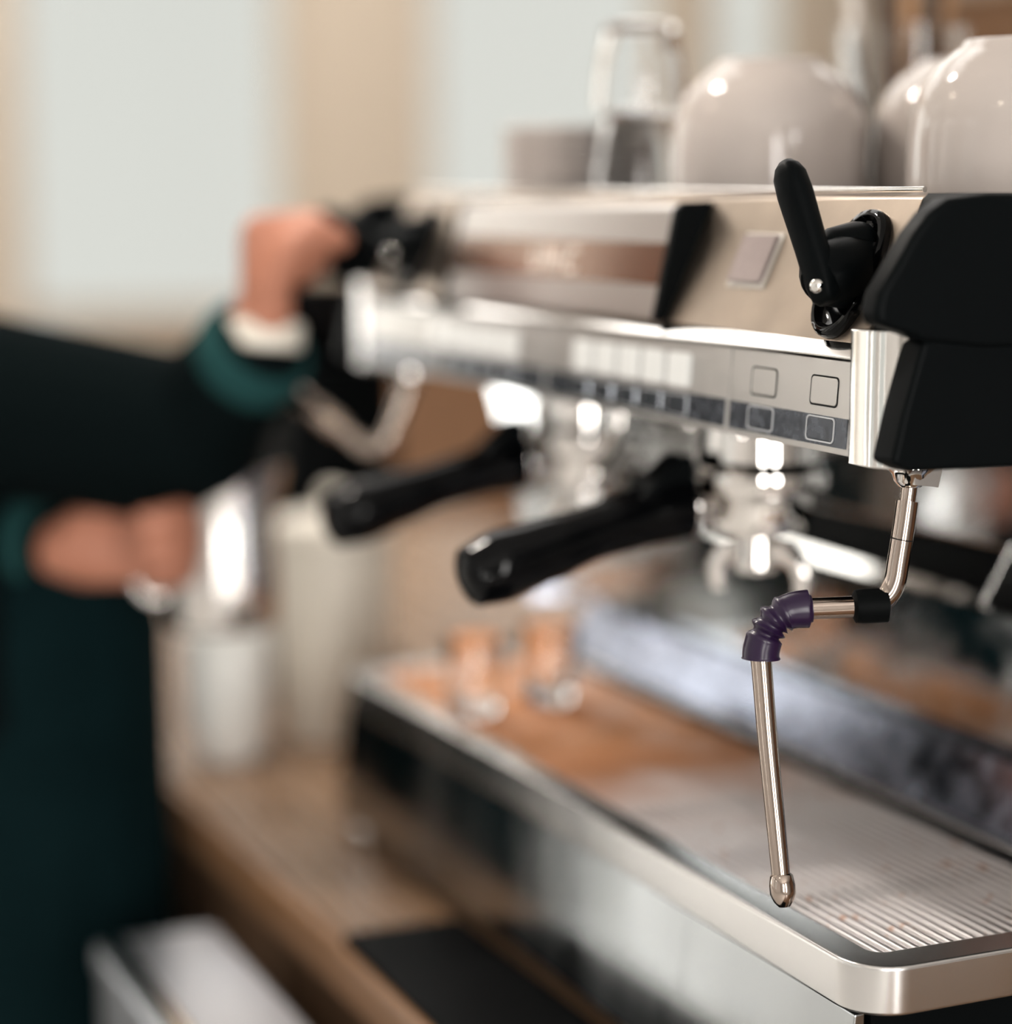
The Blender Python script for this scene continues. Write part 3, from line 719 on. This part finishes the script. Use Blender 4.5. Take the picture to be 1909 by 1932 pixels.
# ------------------------------------------------------------------ shot glasses under the far group
def shot(x, y, label):
    z = 0.1386
    o = obj('shot_glass', MB().lathe([(0.0, 0.0), (0.0185, 0.0), (0.0200, 0.002), (0.0215, 0.030), (0.0240, 0.058), (0.0235, 0.0585), (0.0222, 0.058), (0.0195, 0.030), (0.0178, 0.011), (0.0, 0.009)], (x, y, z), 36), 'glass', loc=(x, y, z), sharp=60)
    return tag(o, label, 'glass', 'shot glasses on the drip tray')
shot(-0.590, 0.045, 'small shot glass near the front rim of the drip tray')
shot(-0.600, 0.112, 'small shot glass farther back on the drip tray under the far group')

# ------------------------------------------------------------------ steel milk jug, white mug, cream canister, grinder
px, py, pz0 = -0.808, -0.091, 0.178
jug = root('milk_jug', (px, py, pz0), 'stainless steel milk jug held in the hand under the far steam wand', 'jug')
jb = MB().lathe([(0.0, 0.0), (0.045, 0.0), (0.0475, 0.003), (0.0480, 0.035), (0.0455, 0.080), (0.0445, 0.128), (0.0452, 0.131), (0.0437, 0.131), (0.0435, 0.080), (0.0460, 0.035), (0.0450, 0.006), (0.0, 0.004)], (px, py, pz0), 48)
# pull a pouring lip
lip = Vector((0.5, 0.85, 0)).normalized()
jb.v = [((v[0]+lip.x*0.010*k, v[1]+lip.y*0.010*k, v[2]+0.003*k) if k > 0 else v) for v in jb.v for k in [max(0.0, (Vector((v[0]-px, v[1]-py, 0)).normalized().dot(lip)-0.8)/0.2) * max(0.0, (v[2]-pz0-0.08)/0.05)]]
obj('jug_body', jb, 'pitcher', jug, sharp=60)
obj('milk', MB().lathe([(0.0, 0.072), (0.0435, 0.072)], (px, py, pz0), 40), 'ceramic_white', jug)
hd_ = Vector((-0.25, -0.97, 0)).normalized(); hc = Vector((px, py, pz0))
HPTS = [hc+hd_*0.043+Vector((0,0,0.115)), hc+hd_*0.066+Vector((0,0,0.112)), hc+hd_*0.077+Vector((0,0,0.092)), hc+hd_*0.075+Vector((0,0,0.050)), hc+hd_*0.062+Vector((0,0,0.026)), hc+hd_*0.045+Vector((0,0,0.024))]
obj('handle', MB().tube(spline(HPTS, 5), 0.0045, 12), 'pitcher', jug)

mx_, my_ = -1.040, -0.018
mug = root('white_mug', (mx_, my_, 0), 'white ceramic mug on the counter below the steel milk jug', 'mug')
obj('mug_body', MB().lathe([(0.0, 0.0), (0.028, 0.0), (0.031, 0.004), (0.040, 0.028), (0.0425, 0.060), (0.0425, 0.122), (0.0415, 0.124), (0.0395, 0.122), (0.0395, 0.060), (0.036, 0.030), (0.027, 0.010), (0.0, 0.008)], (mx_, my_, 0), 40), 'ceramic_white', mug, sharp=60)
obj('handle', MB().tube(spline([(mx_-0.041, my_+0.004, 0.100), (mx_-0.064, my_+0.006, 0.094), (mx_-0.068, my_+0.006, 0.062), (mx_-0.041, my_+0.004, 0.036)], 5), 0.0055, 12), 'ceramic_white', mug)

kx, ky = -1.085, 0.105  # canister form stands in for the bright background beyond the machine
can = root('canister', (kx, ky, 0), 'tall cream coloured canister standing in for the bright background beyond the machine', 'canister')
obj('canister_body', MB().lathe([(0.0, 0.0), (0.050, 0.0), (0.054, 0.004), (0.058, 0.10), (0.059, 0.196), (0.058, 0.200), (0.0, 0.200)], (kx, ky, 0), 48), 'ceramic_cream', can, sharp=60)
obj('lid', MB().lathe([(0.0605, 0.199), (0.0610, 0.212), (0.056, 0.219), (0.030, 0.226), (0.012, 0.228), (0.010, 0.238), (0.013, 0.244), (0.008, 0.250), (0.0, 0.251)], (kx, ky, 0), 48), 'ceramic_cream', can, sharp=60)

qx, qy = -1.32, 0.175
grd = root('coffee_grinder', (qx, qy, 0), 'black coffee grinder on the counter behind the cream canister', 'grinder')
obj('grinder_body', MB().prism_z(rrect(qx-0.09, qx+0.09, qy-0.065, qy+0.075, 0.02), 0.0, 0.03).prism_z(rrect(qx-0.085, qx+0.03, qy-0.05, qy+0.05, 0.02), 0.03, 0.30).prism_z(rrect(qx-0.088, qx+0.088, qy-0.062, qy+0.062, 0.025), 0.22, 0.36), 'black', grd, bevel=0.003)
obj('chute', MB().tube([(qx+0.075, qy, 0.23), (qx+0.095, qy, 0.18)], [0.018, 0.013], 16), 'black', grd)
obj('fork', MB().box(qx+0.02, qx+0.10, qy-0.03, qy+0.03, 0.125, 0.133), 'steel', grd, bevel=0.002)
obj('hopper', MB().lathe([(0.042, 0.36), (0.060, 0.39), (0.064, 0.44), (0.060, 0.445), (0.0, 0.447)], (qx, qy, 0), 32), 'black_gloss', grd)

# ------------------------------------------------------------------ stainless bin standing in front of the counter
bx0, bx1, by0, by1, bz = -0.735, -0.300, -0.222, -0.126, -0.055
bn = root('waste_bin', ((bx0+bx1)/2, (by0+by1)/2, FLOOR), 'narrow stainless steel bin standing against the counter front', 'bin')
obj('bin_body', MB().prism_z(rrect(bx0, bx1, by0, by1, 0.012), FLOOR, bz-0.02), 'bin', bn, bevel=0.002)
obj('lid', MB().prism_z(rrect(bx0-0.003, bx1+0.003, by0-0.003, by1+0.003, 0.012), bz-0.022, bz), 'bin', bn, bevel=0.004, bseg=3)
obj('rim_strip', MB().box(bx0+0.004, bx1-0.004, by0+0.002, by0+0.018, bz-0.001, bz+0.006), 'polished', bn, bevel=0.002)

# ------------------------------------------------------------------ low dark cabinet added in the aisle to darken reflections in the steel
cb = root('dark_reflection_cabinet', (-1.95, -0.40, FLOOR), 'low black cabinet added in the aisle behind the person to darken reflections', 'cabinet')
obj('carcass', MB().box(-2.35, -1.56, -0.66, -0.13, FLOOR+0.06, 0.24), 'black', cb, bevel=0.004)
obj('plinth', MB().box(-2.33, -1.58, -0.62, -0.15, FLOOR, FLOOR+0.06), 'black', cb)
obj('top', MB().box(-2.37, -1.54, -0.68, -0.115, 0.24, 0.265), 'black', cb, bevel=0.004)
for y0 in (-0.655, -0.392):
    d_ = obj('door', MB().box(-1.56, -1.545, y0, y0+0.257, FLOOR+0.07, 0.23), 'black', cb, bevel=0.003)
    obj('handle', MB().tube([(-1.535, y0+0.03, -0.1), (-1.535, y0+0.03, 0.1)], 0.006, 10), 'black_gloss', d_)

# ------------------------------------------------------------------ the barista
pr_ = root('person', (-1.02, -0.29, FLOOR), 'person in dark sweater and apron steaming milk, one hand on the far lever', 'person')
sh_c = Vector((-1.02, -0.420, 0.43))
SR = Vector((-0.880, -0.430, 0.400)); SL = Vector((-1.190, -0.415, 0.420))
ER = Vector((-0.815, -0.125, 0.325)); WR = Vector((-0.697, -0.088, 0.420))
EL = Vector((-1.030, -0.300, 0.225)); WL = Vector((-0.862, -0.208, 0.240))
HIP = Vector((-1.03, -0.222, 0.06))
def hand(mb, wrist, d, n, s_, curl, tcurl, spread=0.0, k=1.0):
    """d along the hand, n out of the palm, s_ towards the thumb"""
    d = d.normalized(); n = (n - d*n.dot(d)).normalized(); s2 = d.cross(n); s2 = s2 if s2.dot(s_) > 0 else -s2
    W = Vector(wrist)
    for off in (-0.024, -0.008, 0.010, 0.026):
        mb.limb(W + s2*off*0.6*k + d*0.010*k, W + s2*off*k + d*0.082*k, 0.0165*k, 0.0125*k)
    mb.limb(W - d*0.004*k, W + d*0.02*k, 0.025*k, 0.024*k)
    mb.limb(W + d*0.018*k + s2*0.018*k + n*0.006*k, W + d*0.045*k + s2*0.030*k + n*0.010*k, 0.019*k, 0.015*k)
    for off, L, r in ((0.028, (0.043, 0.026, 0.021), 0.0098), (0.0095, (0.048, 0.029, 0.022), 0.0102), (-0.0095, (0.044, 0.027, 0.021), 0.0096), (-0.0275, (0.034, 0.021, 0.018), 0.0086)):
        p = W + s2*off*k + d*0.086*k
        ang = 0.0
        for j in range(3):
            ang += curl[j]
            dd = d*math.cos(ang) + n*math.sin(ang) + s2*(off*spread)
            q = p + dd.normalized()*L[j]*k
            mb.limb(p, q, r*k*(1-0.08*j), r*k*(0.92-0.09*j)); p = q
    if tcurl is None:      # closed fist: the thumb lies across the curled fingers
        q = [W + d*0.040*k + s2*0.030*k + n*0.008*k, W + d*0.066*k + s2*0.040*k + n*0.022*k, W + d*0.080*k + s2*0.040*k + n*0.044*k, W + d*0.072*k + s2*0.034*k + n*0.062*k]
        for j in range(3): mb.limb(q[j], q[j+1], (0.0150, 0.0130, 0.0115)[j]*k, (0.0130, 0.0115, 0.0100)[j]*k)
        return
    p = W + d*0.034*k + s2*0.030*k + n*0.008*k
    ang = 0.0
    base_d = (s2*0.75 + d*0.62 + n*0.25).normalized()
    for j, L in enumerate((0.036, 0.030, 0.024)):
        ang += tcurl[j]
        ax = (d*0.8 - s2*0.3 + n*0.9).normalized()
        dd = (base_d*math.cos(ang) + ax*math.sin(ang)).normalized()
        q = p + dd*L*k
        mb.limb(p, q, 0.0122*k*(1-0.1*j), 0.0112*k*(1-0.1*j)); p = q
body = MB()
HEADC = Vector((-1.01, -0.400, 0.640))
body.ball(tuple(HEADC + Vector((0, -0.010, 0.025))), 0.076, 0.095, 0.095)
body.limb(HEADC + Vector((0, 0.030, -0.020)), HEADC + Vector((0, 0.052, -0.078)), 0.058, 0.034)
body.limb(HEADC + Vector((0, 0.078, 0.010)), HEADC + Vector((0, 0.100, -0.024)), 0.009, 0.014)
body.limb(HEADC + Vector((-0.020, 0.072, -0.055)), HEADC + Vector((0.020, 0.072, -0.055)), 0.013, 0.013)
for s_ in (-1, 1):
    body.limb(HEADC + Vector((s_*0.077, -0.010, 0.020)), HEADC + Vector((s_*0.078, -0.014, -0.025)), 0.014, 0.010)
    body.limb(HEADC + Vector((s_*0.020, 0.078, 0.030)), HEADC + Vector((s_*0.050, 0.066, 0.030)), 0.012, 0.010)
body.limb(sh_c + Vector((0, 0.005, 0.02)), HEADC + Vector((0, -0.010, -0.040)), 0.062, 0.052)
body.limb(HIP, sh_c + Vector((0, 0.005, -0.10)), 0.085, 0.088)
body.limb(SL, SR, 0.050, 0.050)
for S, E_, W_ in ((SR, ER, WR), (SL, EL, WL)):
    body.limb(S, E_, 0.044, 0.036); body.limb(E_, W_, 0.036, 0.026)
hand(body, WR, Vector((-0.15, 0.0, 1.0)), Vector((0.25, 1.0, 0.1)), Vector((1, 0.0, 0)), (1.50, 1.60, 0.9), None, k=1.0)
hand(body, WL, Vector((0.55, 0.85, 0.12)), Vector((0.75, -0.50, 0.0)), Vector((0.1, 0, 1.0)), (0.75, 1.15, 0.85), (0.25, 0.45, 0.4))
for s_ in (-1, 1):
    body.limb(HIP + Vector((s_*0.09, 0, -0.03)), Vector((-1.02+s_*0.10, -0.27, -0.43)), 0.085, 0.055)
    body.limb(Vector((-1.02+s_*0.10, -0.27, -0.43)), Vector((-1.02+s_*0.10, -0.30, -0.84)), 0.055, 0.036)
obj('body', body, 'skin', pr_, voxel=0.0045, relax=4)
sw = MB()
for o_ in (-0.075, 0.0, 0.075):
    sw.limb(HIP + Vector((o_, 0, -0.02)), sh_c + Vector((o_, 0.01, -0.12)), 0.108, 0.125)
sw.limb(SL, SR, 0.078, 0.078); sw.limb(sh_c, sh_c + Vector((0, 0.004, 0.045)), 0.085, 0.070)
for S, E_, W_ in ((SR, ER, WR), (SL, EL, WL)):
    sw.limb(S, E_, 0.078, 0.062); sw.limb(E_, E_.lerp(W_, 0.86 if E_ is ER else 0.78), 0.062, 0.045)
    sw.limb(S.lerp(E_, 0.3), E_.lerp(W_, 0.2) + Vector((0, 0, 0.0)), 0.078, 0.062)
obj('sweater', sw, 'sweater', pr_, voxel=0.006, relax=6)
for E_, W_ in ((ER, WR), (EL, WL)):
    d = (W_-E_).normalized()
    obj('cuff', MB().lathe([(0.045, -0.018), (0.047, -0.006), (0.044, 0.010), (0.038, 0.014), (0.033, 0.010), (0.035, -0.018)], tuple(E_.lerp(W_, 0.93 if E_ is ER else 0.85)), 24, axis=tuple(d)), 'cuff', pr_, sharp=60)
obj('wristband', MB().lathe([(0.0275, -0.011), (0.0305, -0.009), (0.0305, 0.009), (0.0275, 0.011)], tuple(WR + Vector((0.001, 0.001, 0.006))), 24, axis=(-0.05, 0.1, 1)), 'ceramic_cream', pr_, label='pale wristband')
ap = MB()
for o_ in (-0.080, 0.0, 0.080):
    ap.limb(HIP + Vector((o_, 0.0, 0.10)), Vector((-1.025+o_, -0.225, -0.20)), 0.116, 0.122)
ap.limb(HIP + Vector((0, -0.02, 0.24)), HIP + Vector((0, 0.0, 0.05)), 0.115, 0.116)
apo = obj('apron', ap, 'apron', pr_, voxel=0.006, relax=6)
obj('apron_tie', MB().lathe([(0.203, -0.012), (0.206, 0.0), (0.203, 0.012), (0.196, 0.012), (0.196, -0.012)], (0, 0, 0), 40, closed=True), 'apron', apo).scale = (1.0, 0.61, 1)
apo.children[0].location = Vector((-1.03, -0.222, 0.06)) - Vector(pr_.location)
apo.children[0].data.transform(Matrix.Translation(Vector(pr_.location)))
tr = MB()
tr.limb(HIP + Vector((-0.07, -0.005, -0.02)), HIP + Vector((0.07, -0.005, -0.02)), 0.100, 0.100)
for s_ in (-1, 1):
    tr.limb(HIP + Vector((s_*0.085, -0.005, -0.05)), Vector((-1.02+s_*0.10, -0.27, -0.43)), 0.098, 0.072)
    tr.limb(Vector((-1.02+s_*0.10, -0.27, -0.43)), Vector((-1.02+s_*0.10, -0.30, -0.80)), 0.075, 0.058)
obj('trousers', tr, 'trousers', pr_, voxel=0.008, relax=5)
for s_ in (-1, 1):
    obj('shoe', MB().limb((-1.02+s_*0.10, -0.33, -0.852), (-1.02+s_*0.11, -0.16, -0.862), 0.046, 0.037).box(-1.02+s_*0.10-0.045, -1.02+s_*0.105+0.045, -0.37, -0.13, FLOOR, FLOOR+0.02), 'shoe', pr_, voxel=0.006, relax=4)
    e = obj('eye', MB().ball(tuple(HEADC + Vector((s_*0.033, 0.070, 0.012))), 0.0125), 'eye', pr_)
    obj('iris', MB().ball(tuple(HEADC + Vector((s_*0.033, 0.0795, 0.011))), 0.0050), 'iris', e)
obj('lips', MB().limb(HEADC + Vector((-0.018, 0.084, -0.056)), HEADC + Vector((0.018, 0.084, -0.056)), 0.0055, 0.0055), 'lip', pr_)
hr = MB()
hr.ball(tuple(HEADC + Vector((0, -0.022, 0.040))), 0.086, 0.100, 0.095)
hr.limb(HEADC + Vector((0, -0.090, 0.02)), HEADC + Vector((0, -0.080, -0.06)), 0.050, 0.035)
obj('hair', hr, 'hair', pr_, voxel=0.006, relax=4)

# ------------------------------------------------------------------ pendant lamps over the bar
for k, (x, y, lab) in enumerate([(-0.9, -0.9, 'black pendant lamp over the barista side, far one'), (0.5, -1.0, 'black pendant lamp over the barista side, near one'), (-0.2, 1.5, 'black pendant lamp over the customer side, near one'), (-1.9, 1.5, 'black pendant lamp over the customer side, far one')]):
    z = 1.35
    lp = root('pendant_lamp', (x, y, z), lab, 'lamp', 'pendant lamps above the bar')
    obj('shade', MB().lathe([(0.11, 0.0), (0.105, 0.03), (0.06, 0.10), (0.025, 0.13), (0.0, 0.135), (0.0, 0.131), (0.023, 0.126), (0.057, 0.097), (0.101, 0.029), (0.107, 0.0)], (x, y, z), 32), 'shade', lp)
    obj('bulb', MB().ball((x, y, z+0.035), 0.032), 'bulb', lp)
    obj('cord', MB().tube([(x, y, z+0.13), (x, y, CEIL)], 0.004, 8), 'shade', lp)

x, y, z = -0.78, -0.24, 1.20  # unseen fill lamp, added to brighten the mug and canister
lp = root('pendant_lamp', (x, y, z), 'bright pendant lamp added over the milk jug to brighten mug and canister', 'lamp', 'pendant lamps above the bar')
obj('shade', MB().lathe([(0.13, 0.0), (0.12, 0.03), (0.06, 0.10), (0.025, 0.13), (0.0, 0.135), (0.0, 0.131), (0.023, 0.126), (0.057, 0.097), (0.116, 0.029), (0.127, 0.0)], (x, y, z), 32), 'shade', lp)
M['bulb_fill'] = plain('fill_bulb', (1, 1, 1), 0.3, emit=(1.0, 0.92, 0.82), estr=480)
obj('bulb', MB().ball((x, y, z+0.035), 0.034), 'bulb_fill', lp)
obj('cord', MB().tube([(x, y, z+0.13), (x, y, CEIL)], 0.004, 8), 'shade', lp)

# ------------------------------------------------------------------ unseen glowing ceiling panels, added for steel reflections and backlight
M['fill_panel'] = plain('fill_panel_diffuser', (0.9, 0.9, 0.9), 0.6, emit=(1.0, 0.97, 0.94), estr=3.4)
pn = ['first added ceiling light panel from the far wall', 'second added ceiling light panel from the far wall', 'third added ceiling light panel from the far wall']
for k, x in enumerate((-4.45, -3.1, -1.75)):
    lp = root('fill_ceiling_panel', (x, 0.9, CEIL-0.03), pn[k], 'lamp', 'added ceiling light panels')
    obj('frame', MB().frame_z(rrect(x-0.5, x+0.5, -0.75, 2.55, 0.02, 3), rrect(x-0.46, x+0.46, -0.71, 2.51, 0.02, 3), CEIL-0.03, CEIL), 'frame', lp)
    obj('diffuser', MB().box(x-0.46, x+0.46, -0.71, 2.51, CEIL-0.022, CEIL-0.012), 'fill_panel', lp)
